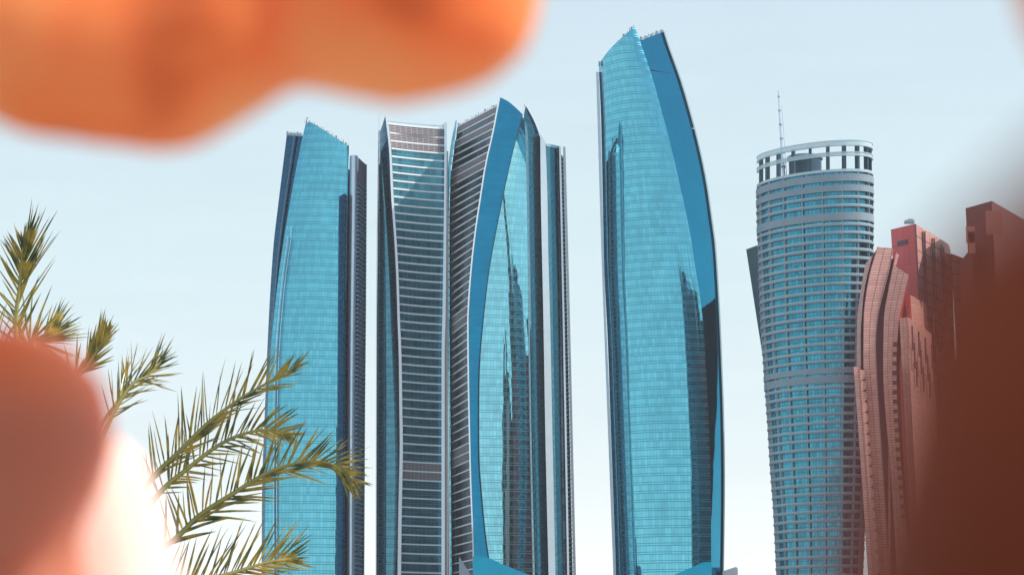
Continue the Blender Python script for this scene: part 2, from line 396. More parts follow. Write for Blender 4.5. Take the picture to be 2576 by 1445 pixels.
# ================================================================== TOWER 2 (balcony facade facing us)
def fin(name, ptsL, ptsR, Y, depth, tops, mat, T, dY=0):
    a = edge(ptsL, Y); b = edge(ptsR, Y+dY); c = edge(ptsR, Y+depth+dY); d = edge(ptsL, Y+depth)
    return prism(name, [a, b, c, d], tops if isinstance(tops, list) else [tops]*4, mat, T)
def tower_balcony():
    T = thing("balcony_tower", "tower with white balcony slabs across a pinched front, second tower from the left", "skyscraper",
              "glass skyscrapers of the tower cluster", (at(1050, 1400, 1100).x, 1100, 0))
    L0 = edge([(300, 953), (380, 951.5), (617, 950.3), (803, 948.5), (1445, 947)], 1104)
    Mp = [(300, 956), (330, 956), (400, 960), (534, 970), (700, 979), (803, 983), (1025, 991.5), (1158, 994.5), (1336, 992), (1445, 989)]
    M = edge(Mp, 1097)
    Bl = [(290, 969), (379, 979), (492, 984), (617, 993), (700, 997), (803, 1000), (892, 1003), (1025, 1004.5), (1114, 1005.5), (1292, 1002), (1445, 1000)]
    Br = [(290, 973), (379, 984.5), (492, 990), (617, 998.5), (700, 1003), (803, 1006), (892, 1010), (1025, 1012), (1114, 1013.5), (1292, 1010.5), (1445, 1009)]
    BL = edge(Bl, 1089)
    facade("side_facade", L0, M, [(0, 330), (1, 328)], G_TEAL, T, prof=lambda u: 6*u*(1-u), nu=8)
    facade("blue_facade", M, BL, [(0, 330), (1, 291)], G_NAVY, T, prof=lambda u: 3*u*(1-u), nu=8)
    fin("edge_fin", Bl, Br, 1088, 3, [290, 291, 291, 290], WHITE, T)
    fin("edge_fin", [(286, 952), (617, 947.8), (803, 946.5), (1445, 945)], [(286, 955.5), (617, 950), (803, 948.5), (1445, 947.2)], 1103, 3, 287, CREAM, T)
    F0 = edge([(y, x+.5) for y, x in Br], 1090)
    zt = z_of(312, 1090)
    F1p = [(310, 1118), (492, 1117), (784, 1113), (892, 1110.8), (1445, 1110.5)]
    F1 = edge(F1p, Y_for(325, zt))
    pf = lambda u: -1.0*4*u*(1-u)
    bf = facade("balcony_facade", F0, F1, [(0, 312), (.5, 317), (1, 325)], G_RECESS, T, prof=pf, nu=12)
    zs = zlist(333.5, 19.8, 23.7, 1090)
    for z in [zt+.2]+zs:
        slab_on("floor_slab", F0, F1, z, WHITE, bf, .3, .66, prof=pf, nu=10, w_in=.2)
    def screen(za, zb):
        V, U, F = [], [], []
        for i in range(13):
            u = i/12
            for z in (zb+.5, za-.5):
                a, b = F0(z), F1(z)
                V.append((a[0]+(b[0]-a[0])*u, a[1]+(b[1]-a[1])*u-pf(u)-.35, z)); U.append((u*26.0, z))
        for i in range(12): F.append((2*i, 2*i+2, 2*i+3, 2*i+1))
        mesh_obj("lattice_screen", V, F, LATTICE, bf, U)
    screen(zt, zs[0]); screen(zs[0], zs[1]); screen(zs[1], zs[2])
    for i in range(len(zs)-1):
        y = py_of(zs[i], 1090)
        if 1140 < y < 1185: screen(zs[i], zs[i+1])
    fin("column", F1p, [(308, 1124.5), (492, 1123), (784, 1121), (892, 1118.5), (1445, 1119)], F1.Y-2.2, 4, 308, LAV, T)
    # bronze and white recess beside the column
    fin("side_recess", [(330, 1124), (784, 1121), (892, 1118.5), (1445, 1119)], [(330, 1128), (784, 1126), (892, 1126.5), (1445, 1130.5)], F1.Y, 5, [380]*4, plain("bronze_recess", (.30, .27, .27), .3, .5), T)
    fin("edge_fin", [(400, 1124.6), (784, 1124), (1445, 1125)], [(400, 1126.2), (784, 1125.7), (1445, 1127.6)], F1.Y-1, 2, 381, CREAM, T)
    for px, py in ((1113.5, 318),):
        fin("roof_post", [(300, px), (340, px)], [(300, px+2.2), (340, px+2.2)], F1.Y+1, 1.5, [py-7]*4, WHITE, T)
    # parapet rails on the roof
    slab_on("roof_rail", F0, F1, zt+1.5, LAV, T, .5, .35, prof=pf, nu=8)
    K1 = edge([(330, 1108), (1445, 1105)], 1138); K0 = edge([(300, 962), (1445, 955)], 1138)
    facade("back_facade", F1, K1, [(0, 325), (1, 350)], G_NAVY, T, nu=3)
    facade("back_facade", K1, K0, [(0, 350), (1, 350)], G_NAVY, T, nu=6)
    facade("back_facade", K0, L0, [(0, 350), (1, 330)], G_NAVY, T, nu=3)
    zr = z_of(345, 1100); ring = [f(zr) for f in (L0, M, BL, F0, F1, K1, K0)]
    mesh_obj("roof", [(x, y, zr) for x, y in ring], [tuple(range(7))], ROOF, T)
tower_balcony()

# ================================================================== TOWER 3 (centre, split glass)
def tower_split():
    T = thing("split_glass_tower", "central tower with slanting dark balconies, a wide blue glass face and two pointed peaks", "skyscraper",
              "glass skyscrapers of the tower cluster", (at(1280, 1400, 1085).x, 1085, 0))
    Fr = [(269, 1249.7), (338, 1237), (409, 1220.6), (500, 1206), (584, 1193.5), (667, 1184), (742, 1178), (803, 1175), (958, 1176.4), (1070, 1178.7), (1203, 1181.8), (1337, 1187), (1445, 1190)]
    zt = z_of(268, 1070)
    Yl = Y_for(319.4, zt)
    Fl = [(319, 1152), (400, 1139), (471, 1132.5), (575, 1130), (803, 1130.5), (1100, 1133), (1445, 1136)]
    F0 = edge(Fl, Yl); F1 = edge(Fr, 1070)
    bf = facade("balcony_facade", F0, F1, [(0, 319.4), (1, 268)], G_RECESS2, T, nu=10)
    zs = zlist(285.5, 19.4, 23.2, 1070)
    for z in [zt+.2]+zs:
        slab_on("floor_slab", F0, F1, z, WHITE, bf, .3, .6, nu=4)
    def screen(za, zb):
        V, U, F = [], [], []
        for i in range(7):
            u = i/6
            for z in (zb+.45, za-.45):
                a, b = F0(z), F1(z); V.append((a[0]+(b[0]-a[0])*u-.2, a[1]+(b[1]-a[1])*u-.5, z)); U.append((u*55.0, z))
        for i in range(6): F.append((2*i, 2*i+2, 2*i+3, 2*i+1))
        mesh_obj("lattice_screen", V, F, LATTICE, bf, U)
    screen(zt, zs[0])
    for a in (1, 5, 6, 24, 25, 40, 41): screen(zs[a], zs[a+1])
    # thin blue blade at the left end
    fin("blade", [(303, 1145.6), (376, 1133), (450, 1126.5), (575, 1126), (803, 1127), (1445, 1131)], [(303, 1149), (330, 1147), (400, 1137), (471, 1131.5), (575, 1129), (803, 1130.2), (1445, 1136)], Yl-1, 4, 303, G_LIGHT, T)
    fin("edge_fin", [(303, 1145.0), (376, 1132.4), (450, 1125.7), (803, 1126)], [(303, 1146.5), (376, 1134), (450, 1127.2), (803, 1127.4)], Yl-2, 1, 302, CREAM, T)
    # white edge fin
    Wr = [(y, x+3.6) for y, x in Fr]
    fin("edge_fin", [(244, 1255)]+Fr[1:], [(244, 1258.5)]+Wr[1:], 1068, 6, [245]*4, WHITE, T)
    # wide blue facet
    A = edge([(244, 1258)]+Wr[1:], 1073.5)
    Kp = [(287, 1315), (359, 1295.6), (451, 1274.7), (542, 1256), (617, 1241.4), (692, 1229), (763, 1220.6), (803, 1216.5), (892, 1208.5), (981, 1205.3), (1070, 1205), (1159, 1206), (1225, 1210.7), (1301, 1217.3), (1363, 1224), (1401, 1230), (1445, 1237)]
    Kk = edge(Kp, 1074)
    facade("blue_facade", A, Kk, [(0, 244.5), (.35, 254), (.7, 270), (1, 287.5)], G_DEEP3, T, prof=lambda u: .5*u*(1-u), nu=12)
    fin("edge_seam", [(y, x-.4) for y, x in Kp], [(y, x+.7) for y, x in Kp], 1072.6, 1.4, 288, DARK, T)
    # light facet, then one turned right, tinted dark for a neighbour's reflection
    P = edge([(253, 1325.5), (276, 1337), (309, 1352), (346, 1359), (492, 1361), (617, 1363), (803, 1367), (1100, 1372), (1445, 1380.5)], 1090)
    Bk = edge([(253, 1319), (300, 1320), (370, 1322.5), (492, 1325), (617, 1327), (803, 1329), (1100, 1333), (1445, 1340)], 1080)
    facade("glass_facade", Kk, Bk, [(0, 287.5), (1, 262)], G_PALE, T, prof=lambda u: 1.0*4*u*(1-u), nu=30, wref=20)
    facade("reflection_facade", Bk, P, [(0, 262), (.35, 273), (.7, 300), (1, 346)], G_SMOKE, T, prof=lambda u: 1.2*4*u*(1-u), nu=14, nv=60, wref=7)
    sa, sb = edge([(253, 1322.5), (290, 1314.5)], 1071), edge([(253, 1325), (290, 1317.5)], 1071)
    prism("edge_fin", [sa, sb, edge(sb.pts, 1073), edge(sa.pts, 1073)], [253]*4, WHITE, T, z0=z_of(296, 1071), nv=6)
    # pale column
    fin("column", [(340, 1359), (492, 1360.5), (617, 1363), (803, 1367), (1100, 1372), (1445, 1380)], [(340, 1371), (400, 1374), (492, 1377), (617, 1379), (803, 1384), (1100, 1390), (1445, 1397.5)], 1085, 6, [335, 358, 358, 335], LAV2, T, dY=3)
    # rear block on the right
    Q0 = edge([(366, 1372), (803, 1384), (1445, 1397)], 1094); Q1 = edge([(369, 1407), (803, 1414.5), (1100, 1419.5), (1445, 1427)], 1100)
    facade("side_facade", Q0, Q1, [(0, 366), (1, 369)], G_TEAL, T, nu=6, prof=lambda u: 3*u*(1-u))
    slab_on("roof_edge", Q0, Q1, z_of(368, 1097), LAV, T, .6, 1.3, nu=1)
    fin("edge_fin", [(369, 1406.5), (803, 1415.5), (1445, 1427)], [(369, 1411), (803, 1420), (1445, 1432)], 1097.5, 4, 369, LAV, T)
    R0 = edge([(388, 1411), (803, 1420), (1445, 1432)], 1101); R1 = edge([(388, 1416.5), (803, 1427), (1445, 1441)], 1107)
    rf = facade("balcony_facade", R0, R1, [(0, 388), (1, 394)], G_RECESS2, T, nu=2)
    for z in zlist(395, 10.6, 11.8, 1101, 96): slab_on("floor_slab", R0, R1, z, LAV, rf, .4, .35, nu=1)
    # slab ends that notch the rear block
    q = edge([(369, 1400), (803, 1409), (1100, 1412), (1445, 1418)], 1097.3); q2 = edge([(369, 1406.5), (803, 1415.5), (1445, 1427)], 1098.2)
    prism("balcony_strip", [q, q2, edge(q2.pts, 1100), edge(q.pts, 1100)], [371]*4, G_RECESS2, T)
    fin("edge_fin", [(367, 1416), (803, 1427.7), (1445, 1442)], [(367, 1422.5), (803, 1434), (1445, 1449)], 1104, 3, [368, 370, 370, 368], CREAM, T)
    K1 = edge([(388, 1405), (1445, 1430)], 1130); K0 = edge([(319, 1165), (1445, 1150)], 1150)
    facade("back_facade", R1, K1, [(0, 394), (1, 410)], G_NAVY, T, nu=3)
    facade("back_facade", K1, K0, [(0, 410), (1, 390)], G_NAVY, T, nu=6)
    facade("back_facade", K0, F0, [(0, 390), (1, 320)], G_NAVY, T, nu=3)
    zr = z_of(420, 1090); ring = [f(zr) for f in (F0, F1, A, Kk, Bk, P, Q0, Q1, R0, R1, K1, K0)]
    mesh_obj("roof", [(x, y, zr) for x, y in ring], [tuple(range(12))], ROOF, T)
tower_split()

# ================================================================== TOWER 4 (tallest)
def tower_tall():
    T = thing("tall_glass_tower", "tallest light blue glass tower, bowed on the right and split at its pointed top", "skyscraper",
              "glass skyscrapers of the tower cluster", (at(1660, 1400, 1090).x, 1090, 0))
    Lp = [(164, 1506), (301, 1512), (432, 1515), (669, 1520), (860, 1529), (1045, 1535.5), (1250, 1543), (1445, 1550)]
    G0 = edge(Lp, 1102)
    Jp = [(66, 1596), (103, 1610), (184, 1637.5), (292, 1668), (384, 1692), (471, 1711.6), (550, 1729), (610, 1740), (669, 1748.5), (750, 1762), (830, 1770), (911, 1775.5), (1013, 1781), (1099, 1785), (1206, 1788), (1445, 1789)]
    J = edge(Jp, 1084)
    def pf(u): return 24*u*(1-u)+6*(1-math.exp(-u/.12))*(1-u)
    facade("glass_facade", G0, J, [(0, 164), (.25, 137), (.5, 114), (.75, 91), (1, 66)], G_LIGHT, T, prof=pf, nu=36, nv=70)
    Rp = [(80, 1670), (127, 1685.4), (192, 1709.4), (271, 1733), (354, 1755), (458, 1777), (562, 1792), (619, 1799.5), (669, 1803), (803, 1810.4), (938, 1815.8), (1045, 1819.5), (1206, 1821.5), (1367, 1820), (1445, 1818.5)]
    R0 = edge(Rp, 1094)
    facade("blue_facade", edge(Jp, 1085), R0, [(0, 103), (1, 80)], G_DEEP, T, prof=lambda u: .8*u*(1-u), nu=16, nv=70)
    fin("edge_fin", [(y, x-1.2) for y, x in Rp], [(y, x+2.2) for y, x in Rp], 1092.5, 3, [79]*4, plain("pale_green_edge", (.42, .60, .62), .4, .2), T)
    fin("edge_fin", [(181, 1499.5), (669, 1514), (1045, 1528), (1445, 1543)], [(181, 1506), (301, 1510.5), (669, 1520), (1045, 1535), (1445, 1550)], 1100, 4, 181, plain("pale_blue_edge", (.66, .80, .88), .4, .1), T)
    K1 = edge([(120, 1660), (803, 1790), (1445, 1800)], 1143); K0 = edge([(181, 1515), (1445, 1560)], 1143)
    facade("back_facade", R0, K1, [(0, 80), (1, 120)], G_NAVY, T, nu=3)
    facade("back_facade", K1, K0, [(0, 120), (1, 190)], G_NAVY, T, nu=6)
    facade("back_facade", K0, G0, [(0, 190), (1, 164)], G_NAVY, T, nu=3)
    zr = z_of(200, 1103); ring = [f(zr) for f in (G0, J, R0, K1, K0)]
    mesh_obj("roof", [(x, y, zr) for x, y in ring], [tuple(range(5))], ROOF, T)
    p = at(1596, 66, 1084)
    mesh_obj("tip_mast", [(p.x-.25, p.y, p.z-4), (p.x+.35, p.y, p.z-4), (p.x+.05, p.y+.4, p.z-4), (p.x, p.y, p.z+1.6)], [(0, 1, 3), (1, 2, 3), (2, 0, 3)], CREAM, T)
    p = at(1744, 322, 1093)
    mesh_obj("roof_bracket", [(p.x-.7, p.y, p.z-.5), (p.x+.7, p.y, p.z-.5), (p.x+.7, p.y+1, p.z-.5), (p.x-.7, p.y+1, p.z-.5), (p.x, p.y+.5, p.z+.7)], [(0, 1, 4), (1, 2, 4), (2, 3, 4), (3, 0, 4)], WHITE, T)
tower_tall()

# ================================================================== low things at the towers' feet
def roof_rail(T, pts, Y0, Y1):
    V, F = [], []
    def box(a, b, r):
        k = len(V)
        for p in (a, b):
            for dx, dy in ((-r, -r), (r, -r), (r, r), (-r, r)): V.append((p.x+dx, p.y+dy, p.z))
        for q in range(4): F.append((k+q, k+(q+1) % 4, k+4+(q+1) % 4, k+4+q))
        F.append((k+4, k+5, k+6, k+7))
    n = 17; prev = None
    for i in range(n+1):
        u = i/n; x = pts[0][0]+(pts[-1][0]-pts[0][0])*u; y = interp([(p[0], p[1]) for p in pts], x)
        p = at(x, y, Y0+(Y1-Y0)*u); q = p+Vector((0, 0, 1.0 if i % 3 else 1.6)); box(p-Vector((0, 0, .5)), q, .16 if i % 4 else .45)
    return mesh_obj("roof_rail", V, F, GREYB, T)
def roof_details():
    for T in [o for o in C.objects if o.parent is None and o.get('category') == "skyscraper"]:
        if T.name == "tall_glass_tower":
            roof_rail(T, [(1508, 163), (1534, 136), (1551, 113), (1573, 90), (1594, 68)], 1098, 1086)
            roof_rail(T, [(1612, 101), (1668, 80)], 1087, 1096)
        elif T.name == "split_glass_tower":
            roof_rail(T, [(1154, 318), (1248, 268)], 1115, 1072)
        elif T.name == "glass_tower":
            roof_rail(T, [(773, 304), (795, 319), (825, 336), (851, 353), (876, 367)], 1099, 1101)
            roof_rail(T, [(723, 339), (759, 341)], 1112, 1105)
roof_details()

def low_block(name, pts, Y, depth, mat, label, cat):
    """low roof form: the outline's own distance and a real thickness, standing on the ground"""
    P = [at(x, y, Y) for x, y in pts]
    base = [Vector((p.x, p.y, 0)) for p in (P[-1], P[0])]
    ring = P+base
    n = len(ring)
    V = [tuple(v) for v in ring]+[(v.x, v.y+depth, v.z) for v in ring]
    F = [tuple(range(n))[::-1], tuple(range(n, 2*n))]+[(i, (i+1) % n, n+(i+1) % n, n+i) for i in range(n)]
    U = [(v[0]+v[1]*.3, v[2]) for v in V]
    o = mesh_obj(name, V, F, mat, None, U); o['label'] = label; o['category'] = cat
    return o
low_block("podium_wing", [(1190, 1398), (1230, 1401.5), (1257, 1414.5), (1306, 1434.5), (1380, 1462)], 1060, 8, G_DEEP, "low blue glass wedge rising at the foot of the central split tower", "podium")
low_block("pointed_pylon", [(1155, 1397), (1158, 1402), (1180, 1438), (1186, 1462)], 1056, 2, GREYB, "small grey pointed blade in front of the dark balconies at the central tower's foot", "pylon")
low_block("podium_wing", [(1640, 1468), (1692, 1446), (1771, 1412), (1790, 1412)], 1066, 10, G_DEEP, "blue glass wedge sloping up to the right at the foot of the tallest tower", "podium")
low_block("roof_parapet", [(1818, 1435), (1851, 1424), (1856, 1428)], 1090, 12, WHITE, "low white parapet peeking out right of the tallest tower's foot", "parapet")

# ================================================================== round tower
def tower_round():
    Yc = 960.0
    T = thing("round_tower", "round grey hotel tower wrapped in balcony bands with an open crown on top", "skyscraper", None, (at(2055, 1400, Yc).x, Yc, 0))
    Lp = [(400, 1909), (450, 1909), (507, 1909), (609, 1912), (803, 1919), (936, 1927), (1070, 1936), (1181, 1942.4), (1270, 1949), (1445, 1957)]
    Rp = [(400, 2186.5), (451, 2187.4), (620, 2188), (803, 2184), (985, 2180), (1292, 2171), (1445, 2165)]
    K, B = .50, 17.0
    def pt(z, a, inset=0.0, zb=None):
        zz = max(z, z_of(1450, Yc))
        py = py_of(zz, Yc)
        xl, xr = X_of(interp(Lp, py), zz, Yc), X_of(interp(Rp, py), zz, Yc)
        cx, hw = (xl+xr)/2, (xr-xl)/2-inset
        x = hw*math.cos(a)
        return Vector((cx+x, Yc-K*x-(B*hw/22.0)*math.sin(a), z))
    n = 72
    def ring(name, z, h, inset, thick, mat, par, half=False):
        V, F = [], []
        for i in range(n):
            a = (-.12+(math.pi+.24)*i/(n-1)) if half else 2*math.pi*i/n
            for (ins, dz) in ((inset, h/2), (inset, -h/2), (inset+thick, -h/2), (inset+thick, h/2)):
                V.append(pt(z, a, ins)+Vector((0, 0, dz)))
        for i in range(n-1 if half else n):
            for k in range(4):
                a = i*4+k; b = i*4+(k+1) % 4; c = ((i+1) % n)*4+(k+1) % 4; d = ((i+1) % n)*4+k
                F.append((a, d, c, b))
        return mesh_obj(name, V, F, mat, par)
    ztop = z_of(455, Yc-K*0)            # deck height of the body
    # glass drum
    V, U, F = [], [], []
    nv = 50
    for j in range(nv+1):
        z = ztop*j/nv
        for i in range(n+1):
            a = 2*math.pi*i/n; V.append(pt(z, a, 1.25)); U.append((i/n*125.0, z))
    for j in range(nv):
        for i in range(n): k = j*(n+1)+i; F.append((k, k+1, k+n+2, k+n+1))
    mesh_obj("glass_drum", V, F, G_ROUND, T, U, True)
    zs = []
    thick_at = {0: 2.9, 1: 2.6, 4: 3.2, 22: 2.4, 23: 3.0}
    y = 450.0
    for k in range(90):
        zs.append(y); y += (26 if k == 0 else 24 if k == 1 else 20.9 if k < 5 else 20.9+1.9*min(1, (y-550)/800.0))
        if k == 3: y += 5
    front = Yc-B
    zc = []
    for y in zs:
        z = z_of(y, front) if y < 1460 else zc[-1]-(zc[-2]-zc[-1])
        if z < 5: break
        zc.append(z)
    for k, z in enumerate(zc):
        h = thick_at.get(k, .72)
        ring("balcony_band", z, h, 0.0, 1.0, BANDG, T)
        if h < 2: ring("balcony_rail", z+.36+.25, .5, 0.2, .06, RAIL_CLEAR, T)
    for i in range(18):
        a = 2*math.pi*(i+.35)/18
        V, F = [], []
        m = 30
        for j in range(m+1):
            z = ztop*j/m
            for da, ins in ((-.010, .25), (.010, .25), (.010, 1.2), (-.010, 1.2)):
                V.append(pt(z, a+da, ins))
        for j in range(m):
            for k in range(4): F.append((j*4+k, j*4+(k+1) % 4, j*4+4+(k+1) % 4, j*4+4+k))
        mesh_obj("post", V, F, BANDG, T)
    V = [pt(ztop, 2*math.pi*i/n, .5) for i in range(n)]
    mesh_obj("roof_deck", V, [tuple(range(n))], ROOF, T)
    # crown
    def zf(y): return z_of(y, front)
    cz = zf(433)
    ring("crown_rail", cz+.2, 1.1, .3, .2, RAILG, T, True)
    for yy, h in ((363, 2.3), (390, 1.5)):
        z = zf(yy)
        ring("crown_ring", z-h*.45, .38, .2, 1.0, RAILG, T, True)
        ring("crown_ring", z+h*.42, .28, .2, .3, RAILG, T, True)
        ring("crown_rail", z, h*.75, .35, .06, RAIL_CLEAR, T, True)
    for i in range(10):
        a = math.pi*(i+.5)/10
        V, F = [], []
        for z in (ztop-.2, zf(366)):
            for da, ins in ((-.026, .7), (.026, .7), (.026, 2.2), (-.026, 2.2)): V.append(pt(z, a+da, ins))
        for k in range(4): F.append((k, (k+1) % 4, 4+(k+1) % 4, 4+k))
        mesh_obj("crown_column", V, F, SLAB_DARK, T)
        if i % 1 == 0:                      # railing stanchions of the top ring
            pass
    def cyl(name, c, r0, r1, z0, z1, mat, par, k=20, dx=0):
        V = [(c.x+r0*math.cos(2*math.pi*i/k), c.y+r0*math.sin(2*math.pi*i/k), z0) for i in range(k)]
        V += [(c.x+dx+r1*math.cos(2*math.pi*i/k), c.y+r1*math.sin(2*math.pi*i/k), z1) for i in range(k)]
        F = [(i, (i+1) % k, k+(i+1) % k, k+i) for i in range(k)]+[tuple(range(k, 2*k))]
        return mesh_obj(name, V, F, mat, par)
    c = at(2026, 440, Yc); z1 = z_of(402, Yc)
    cyl("roof_drum", c, 6.6, 6.6, ztop-1, z1, SLAB_DARK, T, 32); cyl("roof_drum", c, 7.2, 7.2, z1+.05, z1+1.2, BANDG, T, 32)
    b = at(1972.5, 450, Yc); tpt = at(1958, 228, Yc)
    an = cyl("antenna", b, .75, .28, ztop-1, tpt.z, LAV, T, 10, dx=tpt.x-b.x)
    for kk in range(6):
        f = (kk+.8)/6.3; zz = b.z+(tpt.z-b.z)*f
        cc = Vector((b.x+(tpt.x-b.x)*f, b.y, zz)); cyl("antenna_collar", cc, .95-.5*f, .95-.5*f, zz, zz+.7, GREYB, an, 10)
    l0 = cyl("antenna_lattice", b+Vector((1.2, 0, 0)), .14, .10, ztop-1, tpt.z-6, RAILG, an, 6, dx=tpt.x-b.x+.1)
tower_round()
def leaning_slab():
    Y = 1010
    a = edge([(627, 1877), (803, 1904), (936, 1925), (1100, 1950), (1445, 1990)], Y)
    b = edge([(615, 1912), (936, 1945), (1445, 2010)], Y-8)
    o = prism("dark_wing_building", [a, b, edge(b.pts, Y+24), edge(a.pts, Y+30)], [627, 614, 616, 629], SLAB_DARK, None)
    o['label'] = "plain dark slate block with a slanting side, showing left behind the round tower"; o['category'] = "building"
leaning_slab()
def hidden_reflected_block():  # unseen dark block, added so the tall tower's glass reflects it
    p0, p1 = at(2222, 700, 1085), at(2360, 700, 1085)
    a = edge([(700, 2215)], 1062); b = edge([(700, 2345)], 1062)
    f = lambda x, y: (lambda g: (setattr(g, 'Y', y), setattr(g, 'pts', []), g)[2])(eval('lambda z: (%f, %f)' % (x, y)))
    o = prism("reflected_block", [f(p0.x, 1060), f(p1.x, 1060), f(p1.x, 1112), f(p0.x, 1112)], [668, 648, 648, 668], G_SMOKE_D, None)
    o['label'] = "unseen dark block behind the red buildings, added to be reflected in the tallest tower"; o['category'] = "skyscraper"
def mirrored_towers():
    # two unseen dark towers outside the frame, added for their reflections in the glass
    mat = curtain("dark_brown_cladding", (.060, .040, .038), (.02, .015, .015), floor=4, bay=3, metal=.2, rough=.5, wob=0, wob2=0, var=.3)
    def blocks(name, label, cx, cy, boxes):
        T = thing(name, label, "skyscraper", None, (cx, cy, 0))
        for nm, x, y, w, d, h, z0 in boxes:
            V = [(cx+x+sx*w/2, cy+y+sy*d/2, z) for z in (z0, h) for sx, sy in ((-1, -1), (1, -1), (1, 1), (-1, 1))]
            mesh_obj(nm, V, [(0, 1, 5, 4), (1, 2, 6, 5), (2, 3, 7, 6), (3, 0, 4, 7), (4, 5, 6, 7)], mat, T, [(v[0]+v[1], v[2]) for v in V])
    blocks("reflected_tower", "dark brown stepped tower, added out of view to be reflected in the central glass tower", 222, 705,
           [("main_block", 0, 0, 50, 34, 178, 0), ("upper_block", 4, 0, 34, 26, 197, 178), ("crown_block", -9, 2, 7, 7, 214, 178), ("crown_block", 12, -2, 5, 8, 222, 197), ("shoulder_block", -26, 0, 12, 24, 140, 0)])
    blocks("reflected_tower", "dark slender tower with a mast, added out of view to be reflected in the tallest tower", 292, 722,
           [("main_block", 0, 0, 38, 34, 246, 0), ("upper_block", -3, 0, 18, 18, 268, 246), ("mast", -5, 0, 2.2, 2.2, 296, 268), ("crown_block", 10, 0, 5, 12, 258, 246)])
mirrored_towers()
G_SMOKE_D = curtain("bronze_block_glass", (.10, .08, .08), (.04, .035, .035), metal=.4, rough=.3, wob=0, wob2=0)
hidden_reflected_block()

# ================================================================== red / copper buildings
def copper_curved():
    T = thing("copper_glass_tower", "curved salmon glass tower in slender strips, in front of the round tower", "building", "red and copper towers at the right", (at(2200, 1400, 860).x, 860, 0))
    Y = 862
    e0 = [(663, 2177), (744, 2163), (809, 2156), (922, 2155), (1100, 2166), (1445, 2192)]
    e1 = [(640, 2196), (700, 2180), (744, 2172), (857, 2165), (937, 2166), (1186, 2184), (1445, 2203)]
    e2 = [(620, 2207), (700, 2184.5), (800, 2172), (922, 2171), (936, 2173), (1186, 2192), (1445, 2211)]
    e3 = [(624, 2247), (680, 2237), (730, 2224), (800, 2208), (870, 2203), (922, 2205), (1186, 2222), (1330, 2231), (1445, 2238)]
    e4 = [(640, 2252), (720, 2236), (800, 2223), (922, 2221), (1186, 2240), (1445, 2256)]
    e5 = [(692, 2286), (760, 2270), (800, 2262), (922, 2255), (1100, 2262), (1445, 2292)]
    def strip(a, b, ya, yb, tops, mat, nm="glass_strip", d=14):
        A, Bq = edge(a, ya), edge(b, yb)
        return prism(nm, [A, Bq, edge(b, yb+d), edge(a, ya+d)], tops, mat, T)
    strip(e0, e1, Y+5, Y, [664, 640, 640, 664], COPPER)
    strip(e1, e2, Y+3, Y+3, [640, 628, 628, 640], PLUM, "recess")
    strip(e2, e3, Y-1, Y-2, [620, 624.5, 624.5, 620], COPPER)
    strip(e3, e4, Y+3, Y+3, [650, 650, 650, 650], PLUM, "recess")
    strip(e4, e5, Y-3, Y-5, [665, 692, 692, 665], COPPER)
    strip([(635, 2254), (660, 2248), (720, 2234)], [(640, 2262), (660, 2256), (720, 2240)], Y-1, Y-1, [634, 641, 641, 634], COPPER, "glass_fin", 4)
    # side of the third strip
    strip(e5, [(692, 2286), (730, 2282), (800, 2279), (922, 2264), (1100, 2270), (1445, 2300)], Y-5, Y+16, [692, 694, 694, 692], REDGL, "side_wall", 6)
    # toothed lower slab
    t0 = [(922, 2146.6), (1200, 2167), (1445, 2184)]; t1 = [(924, 2163), (1200, 2183), (1445, 2202)]
    strip(t0, t1, Y-8, Y-8, [922, 923, 923, 922], COPPER, "lower_slab", 12)
    y = 942
    while y < 1470:
        x = interp(t1, y); p = at(x-1, y, Y-8.5); V = []; F = []; k = 8
        for dz in (-1.1, 1.1):
            for i in range(k+1):
                a = -math.pi/2+math.pi*i/k
                V.append((p.x+2.0*math.cos(a)*1.0, p.y+.2, p.z+dz*0+1.9*math.sin(a)))
        V = [(p.x+1.9*max(0, math.cos(a))**.6, p.y+dy, p.z+1.9*math.sin(a)) for dy in (-.3, 8) for a in [-math.pi/2+math.pi*i/k for i in range(k+1)]]
        F = [tuple(range(k+1)), tuple(range(k+1, 2*k+2))[::-1]]+[(i, i+1, k+2+i, k+1+i) for i in range(k)]
        mesh_obj("balcony_end", V, F, COPPER_PLAIN, T); y += 27
    # window openings cut as dark boxes in the right flank
    y = 860
    while y < 1300:
        x = interp(e5, y)-1
        a = [(y-20, x-1), (y+20, x+1)]; 
        p0 = at(x-8, y, Y-6.6); p1 = at(x+1, y+9, Y-6.6)
        mesh_obj("window", [(p0.x, p0.y, p0.z), (p1.x, p0.y, p0.z), (p1.x, p0.y, p1.z), (p0.x, p0.y, p1.z),
                            (p0.x, p0.y+1.5, p0.z), (p1.x, p0.y+1.5, p0.z), (p1.x, p0.y+1.5, p1.z), (p0.x, p0.y+1.5, p1.z)],
                 [(0, 1, 2, 3), (4, 5, 6, 7), (0, 1, 5, 4), (1, 2, 6, 5), (2, 3, 7, 6), (3, 0, 4, 7)], PLUM, T); y += 24
RUST = plain("rust_cladding", (.36, .12, .09), .5)
COPPER_PLAIN = plain("copper_cladding", (.85, .38, .31), .4, .2)
copper_curved()
def panel_box(p, w, h, d, dirx, mat, name, par):
    """box on a slanted wall: p = centre, dirx = unit (x, y) along the wall"""
    ox, oy = dirx[1], -dirx[0]
    V = []
    for dd in (0, d):
        for (u, v) in ((-w/2, -h/2), (w/2, -h/2), (w/2, h/2), (-w/2, h/2)):
            V.append((p[0]+dirx[0]*u+ox*dd, p[1]+dirx[1]*u+oy*dd, p[2]+v))
    return mesh_obj(name, V, [(0, 1, 2, 3)[::-1], (4, 5, 6, 7), (0, 1, 5, 4), (1, 2, 6, 5), (2, 3, 7, 6), (3, 0, 4, 7)], mat, par,
                    [(v[0]+v[1], v[2]) for v in V])
